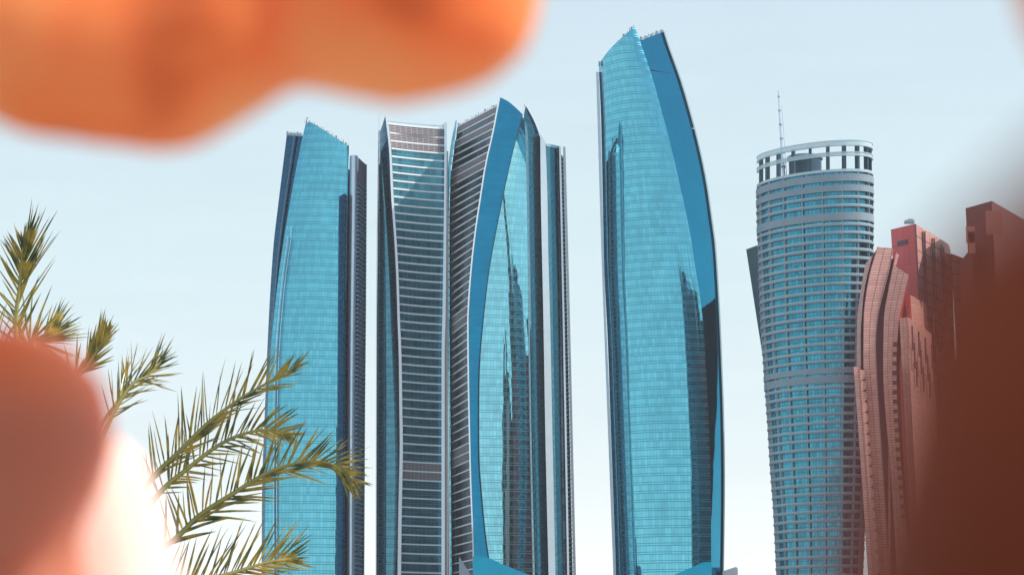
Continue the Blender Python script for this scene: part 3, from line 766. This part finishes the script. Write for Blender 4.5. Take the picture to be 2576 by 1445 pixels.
def red_block():
    T = thing("red_block_tower", "tall red panelled block with stepped pink panels down its right side", "building", "red and copper towers at the right", (at(2310, 1400, 890).x, 890, 0))
    z = z_of(562.4, 890)
    Yl, Yr = Y_for(577, z), Y_for(616, z)
    a = edge([(577, 2241), (700, 2248), (900, 2256), (1445, 2290)], Yl); b = edge([(562, 2302), (700, 2309), (900, 2318), (1445, 2345)], 890)
    c = edge([(616, 2390), (700, 2396), (900, 2402), (1445, 2430)], Yr)
    facade("left_wall", a, b, [(0, 577), (1, 562.4)], REDGL, T, nu=2)
    rw = facade("right_wall", b, c, [(0, 562.4), (1, 616)], PINK, T, nu=2)
    d = edge([(616, 2360), (1445, 2400)], Yr+40)
    facade("back_wall", c, d, [(0, 616), (1, 640)], REDGL, T, nu=2); facade("back_wall", d, a, [(0, 640), (1, 577)], REDGL, T, nu=2)
    z0 = z-1; mesh_obj("roof", [(*f(z0), z0) for f in (a, b, c, d)], [(0, 1, 2, 3)], ROOF, T)
    # corner groove
    fin("corner_groove", [(562, 2301), (700, 2308), (900, 2317), (1445, 2344)], [(562, 2304.5), (700, 2311.5), (900, 2320.5), (1445, 2347.5)], 888.5, 2, 563, SLAB_DARK, T)
    # stepped slots and panels
    rnd = random.Random(3)
    L = math.hypot(c(100)[0]-b(100)[0], c(100)[1]-b(100)[1])
    dx = ((c(100)[0]-b(100)[0])/L, (c(100)[1]-b(100)[1])/L)
    row = 0; zz = z
    while zz > 20:
        h = 11.5 if row else 30
        for k in range(8):
            u = (k+.5)/7.6+(.07 if row % 2 else 0)-.02*row % .05
            if u > .97 or u < .05: continue
            zc = zz-h/2-u*2
            P = (b(zc)[0]+(c(zc)[0]-b(zc)[0])*u, b(zc)[1]+(c(zc)[1]-b(zc)[1])*u, zc)
            if row == 0:
                if k % 2: 
                    for q in (-1, 1): panel_box((P[0]+dx[0]*q*1.4, P[1]+dx[1]*q*1.4, P[2]), 1.0, h*(.9+.1*rnd.random()), .35, dx, PLUM, "window_slot", rw)
            else:
                panel_box((P[0]-dx[0]*2, P[1]-dx[1]*2, P[2]), .9, h*.95, .4, dx, PLUM, "window_slot", rw)
                if rnd.random() < .75: panel_box((P[0]+dx[0]*1.6, P[1]+dx[1]*1.6, P[2]+1), 5.2, h*.72, .8, dx, PINK, "wall_panel", rw)
        zz -= h+.7; row += 1
    # slot on the left face and the hoist on the roof
    La = math.hypot(b(100)[0]-a(100)[0], b(100)[1]-a(100)[1]); da = ((b(100)[0]-a(100)[0])/La, (b(100)[1]-a(100)[1])/La)
    zc = z_of(617, Yl); P = (a(zc)[0]*.55+b(zc)[0]*.45, a(zc)[1]*.55+b(zc)[1]*.45, zc)
    panel_box(P, 5.6, 1.9, .3, da, PLUM, "window_slot", T)
    p = at(2286, 560, 895)
    for nm, (w, h, d_) in (("roof_unit", (3.4, 1.0, 3)), ("roof_unit", (1.8, .6, 2))):
        panel_box((p.x+(.5 if w < 2 else 0), p.y, p.z+h/2-.5+(1.05 if w < 2 else 0)), w, h, d_, (1, 0), GREYB, nm, T)
    # lower stepped shoulder in front
    s0 = edge([(799, 2262), (1100, 2278), (1445, 2300)], 852); s1 = edge([(797, 2284), (1100, 2297), (1445, 2318)], 848); s2 = edge([(860, 2345), (1445, 2385)], 872)
    prism("shoulder_block", [s0, s1, s2, edge([(860, 2330), (1445, 2370)], 884), edge([(820, 2268), (1445, 2306)], 878)], [801, 797, 840, 845, 805], COPPER, T)
    s0 = edge([(741, 2284), (1445, 2330)], 866); s1 = edge([(743, 2290), (1445, 2336)], 865); s2 = edge([(765, 2330), (1445, 2380)], 874)
    prism("shoulder_block", [s0, s1, s2, edge([(765, 2320), (1445, 2370)], 888)], [742, 741, 764, 768], COPPER, T)
    for k in range(14):
        px = 2294+k*5.5; 
        p = at(px, 850+k*5+(k % 3)*40, 848+k*1.9)
        panel_box((p.x, p.y-.2, p.z), .7, 9, .4, (.55, .83), PLUM, "window_slot", T)
    # right neighbour wing, lower
    w0 = edge([(640, 2392), (1445, 2440)], 915); w1 = edge([(660, 2452), (1445, 2540)], 925)
    prism("rear_wing", [w0, w1, edge(w1.pts, 950), edge(w0.pts, 950)], [637, 660, 662, 640], PINK, T)
red_block()
def red_far():
    T = thing("brown_red_tower", "dark red brown angled block at the far right behind the blurred hand", "building", "red and copper towers at the right", (at(2490, 1400, 900).x, 900, 0))
    z = z_of(505, 880)
    a = edge([(523, 2429), (617, 2434), (1445, 2475)], Y_for(523.5, z)); b = edge([(505, 2495), (617, 2500), (1445, 2540)], 880); c = edge([(560, 2590), (1445, 2640)], Y_for(560, z))
    prism("main_block", [a, b, c, edge([(560, 2580), (1445, 2630)], c.Y+20), edge([(523, 2440), (1445, 2485)], a.Y+30)], [523.5, 505, 560, 565, 530], BROWNR, T)
    a = edge([(617, 2411), (1445, 2450)], 872); b = edge([(617, 2445), (1445, 2490)], 866)
    prism("lower_wing", [a, b, edge(b.pts, 890), edge(a.pts, 892)], [662, 620, 620, 662], BROWNR, T)
    for px, py, w, h in ((2441, 590, 3.2, 6), (2444, 610, 2.4, 8), (2500, 560, 6, 9)):
        p = at(px, py, 865 if px < 2450 else 878); panel_box((p.x, p.y, p.z), w, h, .6, (1, 0), RUST, "wall_panel", T)
red_far()

# ================================================================== date palm
LEAF, t_, b_ = nodes_of("palm_leaflet")
g_ = N(t_, "ShaderNodeNewGeometry"); no_ = N(t_, "ShaderNodeTexNoise"); no_.inputs["Scale"].default_value = 7.0
t_.links.new(g_.outputs["Position"], no_.inputs["Vector"])
rp_ = N(t_, "ShaderNodeValToRGB")
rp_.color_ramp.elements[0].position = .36; rp_.color_ramp.elements[0].color = (.035, .055, .015, 1)
rp_.color_ramp.elements[1].position = .62; rp_.color_ramp.elements[1].color = (.46, .31, .05, 1)
t_.links.new(no_.outputs["Fac"], rp_.inputs[0]); t_.links.new(rp_.outputs[0], b_.inputs["Base Color"])
b_.inputs["Roughness"].default_value = .3; b_.inputs["Specular IOR Level"].default_value = .7
tr_ = N(t_, "ShaderNodeBsdfTranslucent"); tr_.inputs[0].default_value = (.30, .30, .03, 1)
ms_ = N(t_, "ShaderNodeMixShader"); ms_.inputs[0].default_value = .13
t_.links.new(b_.outputs[0], ms_.inputs[1]); t_.links.new(tr_.outputs[0], ms_.inputs[2])
t_.links.new(ms_.outputs[0], t_.nodes["Material Output"].inputs["Surface"])
RACH = plain("palm_rachis", (.34, .30, .09), .5, 0, .15, 6)
TRUNK = plain("palm_trunk", (.20, .14, .09), .9, 0, .3, 12)
def catmull(P, t):
    n = len(P)-1; f = min(n-1e-6, t*n); i = int(f); s = f-i
    p0, p1, p2, p3 = P[max(0, i-1)], P[i], P[i+1], P[min(n, i+2)]
    return .5*((2*p1)+(p2-p0)*s+(2*p0-5*p1+4*p2-p3)*s*s+(3*p1-p0-3*p2+p3)*s**3)
def frond(P, par, aL=42, aR=42, lenL=.5, lenR=.5, n=52, start=.22, tilt=0.25, seed=1, droop=.12, w=.02, endlen=.75, tw=0.0):
    """P = world points of the rachis; L is the side towards up/left of its direction"""
    rnd = random.Random(seed); V, F = [], []; RV, RF = [], []
    m = 30; k = 6
    for j in range(m+1):
        t = j/m; p = catmull(P, t); T = (catmull(P, min(1, t+.02))-catmull(P, max(0, t-.02))).normalized()
        A = T.cross(Vector((0, 1, 0))); A.normalize(); B = T.cross(A)
        r = .024*(1-t)**.8+.004
        for i in range(k): RV.append(p+(A*math.cos(2*math.pi*i/k)+B*math.sin(2*math.pi*i/k))*r)
    for j in range(m):
        for i in range(k): RF.append((j*k+i, j*k+(i+1) % k, (j+1)*k+(i+1) % k, (j+1)*k+i))
    n = int(n*.92)
    for q in range(n):
        for side in (-1, 1):
            t = start+(1-start)*(q+rnd.random()*.7)/n; t = min(t, .995)
            p = catmull(P, t); T = (catmull(P, min(1, t+.02))-catmull(P, max(0, t-.02))).normalized()
            S = Vector((0, 1, 0)).cross(T).normalized()*(-1)   # in the plane across the view
            # S points to the left/up side for side = -1
            D = Vector((0, -1, 0))
            ang = R((aL if side < 0 else aR)*(1.12-.62*((t-start)/(1-start))**1.5)+rnd.uniform(-11, 11))
            S2 = S*(-side)
            lt = rnd.uniform(-.45, .45)+tilt
            d = T*math.cos(ang)+(S2*math.cos(lt)+D*math.sin(lt))*math.sin(ang)
            d.normalize()
            L = (lenL if side < 0 else lenR)*(.55+.45*math.sin(math.pi*min(1, .25+(t-start)/(1-start)*.75)))*rnd.uniform(.72, 1.15)
            if t > .9: L *= endlen
            wv = d.cross(Vector((rnd.uniform(-.6, .6), 1, rnd.uniform(-.6, .6)))); wv.normalize()
            ww = w*.50*rnd.uniform(.55, 1.3); dr = droop*rnd.uniform(.2, 2.4); bend = rnd.uniform(-.07, .07)
            nn = d.cross(wv); b = len(V)
            for s, k2 in ((0, .45), (.18, 1), (.5, .9), (.8, .5), (1, .03)):
                c = p+d*L*s+Vector((0, 0, -dr*L*s*s))+wv*(bend*L*s*s)
                V += [c-wv*ww*k2, c+nn*ww*.45*k2, c+wv*ww*k2]
            for s in range(4):
                for h in (0, 1): a = b+s*3+h; F.append((a, a+1, a+4, a+3))
    o = mesh_obj("frond", V, F, LEAF, par); mesh_obj("rachis", RV, RF, RACH, o)
    return o
PY = 20.0
crown_c = at(120, 1530, PY)
def palm():
    T = thing("date_palm", "date palm with spiky yellow green fronds in front of the leftmost tower", "palm tree", None, (crown_c.x, PY, 0))
    c = crown_c
    def W(px, base=True, y0=PY, y1=PY, **kw):
        pts = [c] if base else []
        for i, (x, y) in enumerate(px):
            pts.append(at(x, y, y0+(y1-y0)*(i+1)/len(px)))
        return frond(pts, T, **kw)
    S = 1
    W([(70, 1150), (40, 850), (50, 715), (54, 660), (58, 612)], y1=19.6, aL=38, aR=24, lenL=.34, lenR=.62, n=34, start=.38, seed=2, droop=.02)
    W([(80, 1150), (70, 880), (105, 860), (140, 830)], y1=20.3, aL=34, aR=22, lenL=.5, lenR=.42, n=34, start=.45, seed=3, droop=.02)
    W([(70, 1200), (20, 950), (-40, 820), (-90, 740)], y1=20.5, aL=38, aR=38, n=30, start=.4, seed=4)
    W([(140, 1250), (175, 985), (215, 925), (245, 880), (272, 835)], y1=19.8, aL=26, aR=15, lenL=.40, lenR=.30, n=34, start=.35, seed=5, droop=.0, endlen=.6)
    W([(200, 1250), (275, 1060), (330, 968), (370, 945), (408, 905)], y1=20.2, aL=30, aR=42, lenL=.42, lenR=.33, n=32, start=.4, seed=6, droop=.0, w=.013)
    W([(190, 1250), (250, 1080), (300, 1000), (318, 930)], y1=20.6, aL=12, aR=12, lenL=.38, lenR=.35, n=9, start=.75, seed=16, droop=.0, w=.015)
    W([(290, 1330), (380, 1205), (453, 1133), (521, 1065), (600, 1005), (672, 962), (745, 921)], y1=19.3, aL=46, aR=22, lenL=.46, lenR=.42, n=44, start=.25, seed=7, droop=-.03, w=.017)
    W([(300, 1370), (400, 1240), (473, 1177), (553, 1117), (624, 1087), (688, 1079), (728, 1092)], y1=19.8, aL=46, aR=42, lenL=.42, lenR=.30, n=42, start=.28, seed=8, droop=.04)
    W([(300, 1450), (433, 1360), (501, 1296), (593, 1236), (672, 1189), (752, 1163), (820, 1162), (862, 1185), (888, 1212)], y1=19.0, aL=50, aR=24, lenL=.46, lenR=.52, n=64, start=.2, seed=9, droop=.03, w=.020)
    W([(320, 1520), (481, 1467), (581, 1440), (680, 1411), (735, 1402)], y1=20.3, aL=52, aR=30, lenL=.5, lenR=.4, n=44, start=.25, seed=10, droop=.02)
    # the rest of the crown, outside the picture
    rnd = random.Random(5)
    for k in range(14):
        a = R(95+k*19); up = rnd.uniform(.2, 1.1)
        d = Vector((math.cos(a), math.sin(a)*1.0, 0))
        if d.x > .3 and d.y > -.5: continue
        pts = [c+d*r+Vector((0, 0, up*r-.28*r*r)) for r in (0, .5, 1.1, 1.7, 2.2)]
        if k % 3 == 0: pts = [c+d*r*.8+Vector((0, 0, -.1*r-.25*r*r)) for r in (0, .5, 1.0, 1.5, 2.0)]
        frond(pts, T, n=36, seed=20+k)
    # trunk
    V, F = [], []; k = 16; m = 26
    for j in range(m+1):
        z = (c.z+.05)*j/m
        for i in range(k):
            r = .20+.03*math.sin(i*5+j*2.4)+(.03 if j % 2 else 0)+(.05 if j > m-5 else 0)
            V.append((c.x+r*math.cos(2*math.pi*i/k), c.y+r*math.sin(2*math.pi*i/k), z))
    for j in range(m):
        for i in range(k): F.append((j*k+i, j*k+(i+1) % k, (j+1)*k+(i+1) % k, (j+1)*k+i))
    F.append(tuple(range(m*k, m*k+k)))
    mesh_obj("trunk", V, F, TRUNK, T)
palm()

# ================================================================== the two hands close to the lens
def skin_mat(name, c1, c2, c3, pale=None):
    m, t, b = nodes_of(name)
    g = N(t, "ShaderNodeNewGeometry"); no = N(t, "ShaderNodeTexNoise"); no.inputs["Scale"].default_value = 58; no.inputs["Detail"].default_value = 2
    t.links.new(g.outputs["Position"], no.inputs["Vector"])
    rp = N(t, "ShaderNodeValToRGB")
    rp.color_ramp.elements[0].position = .34; rp.color_ramp.elements[0].color = (*c1, 1)
    rp.color_ramp.elements[1].position = .66; rp.color_ramp.elements[1].color = (*c3, 1)
    e = rp.color_ramp.elements.new(.5); e.color = (*c2, 1)
    t.links.new(no.outputs["Fac"], rp.inputs[0]); out = rp.outputs[0]
    if pale:                                # palm shade fading to orange, then sunlit thumb, painted in by depth
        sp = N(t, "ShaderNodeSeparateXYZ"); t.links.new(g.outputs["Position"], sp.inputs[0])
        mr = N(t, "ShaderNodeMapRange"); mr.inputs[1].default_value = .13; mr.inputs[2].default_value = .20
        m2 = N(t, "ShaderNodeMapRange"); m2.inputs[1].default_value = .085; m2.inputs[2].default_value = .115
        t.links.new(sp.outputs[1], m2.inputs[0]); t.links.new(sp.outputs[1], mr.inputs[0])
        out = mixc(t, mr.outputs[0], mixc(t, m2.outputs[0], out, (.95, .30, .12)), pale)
    else:                                   # pinker thumb, with its shade put into the darker colour
        sp = N(t, "ShaderNodeSeparateXYZ"); t.links.new(g.outputs["Position"], sp.inputs[0])
        mr = N(t, "ShaderNodeMapRange"); mr.inputs[1].default_value = 1.622; mr.inputs[2].default_value = 1.634
        t.links.new(sp.outputs[2], mr.inputs[0])
        out = mixc(t, mr.outputs[0], mixc(t, no.outputs["Fac"], (.40, .125, .08), (.60, .21, .12)), out)
    t.links.new(out, b.inputs["Base Color"])
    b.inputs["Roughness"].default_value = .55
    b.inputs["Specular IOR Level"].default_value = .08 if pale else .4
    b.inputs["Subsurface Weight"].default_value = .35 if pale else .9
    b.inputs["Subsurface Radius"].default_value = (1, .28, .12); b.inputs["Subsurface Scale"].default_value = .003 if pale else .012
    return m
def hand(name, chains, mat, label):
    bm = bmesh.new()
    for ch in chains:
        for a, b in zip(ch[:-1], ch[1:]):
            (pa, ra), (pb, rb) = a, b
            L = (pb-pa).length; n = max(2, int(L/(min(ra, rb)*.35)))
            for i in range(n+1):
                s = i/n; p = pa.lerp(pb, s); r = ra+(rb-ra)*s
                bmesh.ops.create_icosphere(bm, subdivisions=2, radius=r, matrix=Matrix.Translation(p))
    me = bpy.data.meshes.new(name); bm.to_mesh(me); bm.free()
    o = link(name, me, mat)
    for p in me.polygons: p.use_smooth = True
    rm = o.modifiers.new("remesh", 'REMESH'); rm.mode = 'VOXEL'; rm.voxel_size = .0011; rm.use_smooth_shade = True
    sm = o.modifiers.new("smooth", 'SMOOTH'); sm.factor = .5; sm.iterations = 8
    o['label'] = label; o['category'] = "hand"; o['group'] = "hands framing the view"
    return o
H = lambda x, y, d, r: (atd(x, y, d), r)
SKIN = skin_mat("skin", (.55, .11, .02), (.97, .27, .075), (1.0, .36, .12))
SKIN2 = skin_mat("shade_painted_skin", (.17, .026, .009), (.26, .046, .015), (.34, .065, .022), (.93, .64, .56))  # near palm's shade in the dark tones, thumb's sunlight in the last
# the left hand: forefinger across the top, thumb at the lower left
w_ = H(-3300, 900, .24, .022)
idx = [H(-1500, 500, .22, .0125), H(-480, -120, .205, .0092), H(-90, -25, .2, .0080), H(130, 95, .2, .0088), H(400, 125, .2, .0090), H(550, 60, .2, .0083), H(690, -50, .2, .0066), H(840, -5, .2, .0083), H(1000, 5, .2, .0090), H(1115, -12, .2, .0086)]
mid = [H(-1600, 0, .24, .0125), H(-500, -560, .235, .0095), H(250, -600, .23, .0090), H(800, -560, .23, .0085), H(1150, -520, .228, .0078)]
rng = [H(-1700, -450, .25, .0120), H(-650, -1000, .25, .0090), H(100, -1060, .25, .0086), H(700, -1020, .245, .0075)]
pnk = [H(-1800, -850, .26, .0110), H(-900, -1350, .26, .0082), H(-250, -1420, .26, .0076), H(200, -1390, .26, .0066)]
th = [H(-2400, 1500, .225, .018), H(-900, 2250, .222, .0130), H(-40, 1640, .216, .0102), H(-45, 1330, .215, .0087), H(8, 1100, .213, .0102), H(0, 1085, .213, .0096)]
palmL = [[a[0], w_] for a in (idx, mid, rng, pnk)]+[[th[0], w_], [idx[0], mid[0]], [mid[0], rng[0]], [rng[0], pnk[0]], [idx[0], th[0]], [w_, H(-5200, 1500, .28, .024)]]
hand("hand", [idx, mid, rng, pnk, th]+palmL, SKIN, "blurred orange hand with its forefinger across the top left of the view")
# the right hand: palm very near the lens at the right, thumb reaching round to the lower left
wr = H(7200, 5200, .07, .024)
c0 = H(4150, 1780, .045, .0160); c1 = H(3400, 1060, .086, .0127)
idr = [H(5300, 500, .075, .012), H(2985, -90, .12, .0088), H(3300, -900, .125, .0084), H(4000, -1300, .115, .0076)]
mir = [H(5500, 0, .085, .012), H(3900, -1100, .12, .0088), H(4500, -1700, .115, .0084), H(5300, -1700, .11, .0076)]
rir = [H(5600, -500, .095, .0115), H(4500, -1700, .12, .0085), H(5300, -2200, .115, .008), H(5900, -2000, .11, .0072)]
pir = [H(5700, -1000, .105, .0105), H(5000, -2200, .12, .0078), H(5800, -2500, .115, .0072), H(6300, -2200, .11, .0064)]
thr = [H(5000, 3200, .06, .018), H(3000, 3200, .13, .0125), H(1300, 2650, .19, .0110), H(560, 1950, .222, .0092), H(265, 1560, .23, .0084), H(190, 1275, .232, .0082)]
palmR = [[c1, c0], [c1, H(5300, 500, .075, .012)], [c0, wr], [c0, thr[0]], [thr[0], wr], [c0, idr[0]], [c0, mir[0]], [idr[0], mir[0]], [mir[0], rir[0]], [rir[0], pir[0]], [rir[0], wr], [pir[0], wr], [idr[0], wr]]
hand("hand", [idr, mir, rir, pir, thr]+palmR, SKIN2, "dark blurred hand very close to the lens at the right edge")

# ================================================================== unseen camera body round the lens, added to shade the near hand
def shading_camera():
    T = thing("shading_camera", "unseen black camera body and lens barrel, added to shade the near hand", "camera", None, (0, -.1, CAM_Z))
    mb = plain("black_camera_plastic", (.018, .018, .02), .5, 0, .1, 60)
    k = 48; V, F = [], []
    prof = ((-.004, .030), (-.002, .041), (-.012, .0425), (-.075, .0425), (-.078, .040), (-.095, .040))
    for y, r in prof:
        for i in range(k): V.append((r*math.cos(2*math.pi*i/k), y, CAM_Z+r*math.sin(2*math.pi*i/k)))
    for j in range(len(prof)-1):
        for i in range(k): F.append((j*k+i, j*k+(i+1) % k, (j+1)*k+(i+1) % k, (j+1)*k+i))
    F.append(tuple(range(k)))
    mesh_obj("lens_barrel", V, F, mb, T)
    bm = bmesh.new()
    bmesh.ops.create_cube(bm, size=1, matrix=Matrix.Translation((0, -.13, CAM_Z+.005)) @ Matrix.Diagonal((.145, .07, .10, 1)))
    bmesh.ops.bevel(bm, geom=bm.edges[:], offset=.012, segments=3, affect='EDGES')
    me = bpy.data.meshes.new("body"); bm.to_mesh(me); bm.free(); o = link("body", me, mb, T); place(o, T)
    bm = bmesh.new()
    bmesh.ops.create_cube(bm, size=1, matrix=Matrix.Translation((0, -.13, CAM_Z+.068)) @ Matrix.Diagonal((.06, .06, .036, 1)))
    bmesh.ops.bevel(bm, geom=bm.edges[:], offset=.01, segments=3, affect='EDGES')
    me = bpy.data.meshes.new("viewfinder"); bm.to_mesh(me); bm.free(); o = link("viewfinder", me, mb, T); place(o, T)
shading_camera()

def haze():
    X0, X1, Y0, Y1, Z0, Z1 = -420, 420, -6, 1260, -1, 335
    V = [(x, y, z) for z in (Z0, Z1) for x, y in ((X0, Y0), (X1, Y0), (X1, Y1), (X0, Y1))]
    m = bpy.data.materials.new("haze_air"); m.use_nodes = True; t = m.node_tree; t.nodes.clear()
    o = t.nodes.new("ShaderNodeOutputMaterial"); v = t.nodes.new("ShaderNodeVolumePrincipled")
    v.inputs["Color"].default_value = (.93, .97, 1, 1); v.inputs["Density"].default_value = .000065; v.inputs["Anisotropy"].default_value = .2
    t.links.new(v.outputs[0], o.inputs["Volume"])
    h = mesh_obj("haze", V, [(0, 3, 2, 1), (4, 5, 6, 7), (0, 1, 5, 4), (1, 2, 6, 5), (2, 3, 7, 6), (3, 0, 4, 7)], m)
    h['kind'] = 'stuff'
haze()
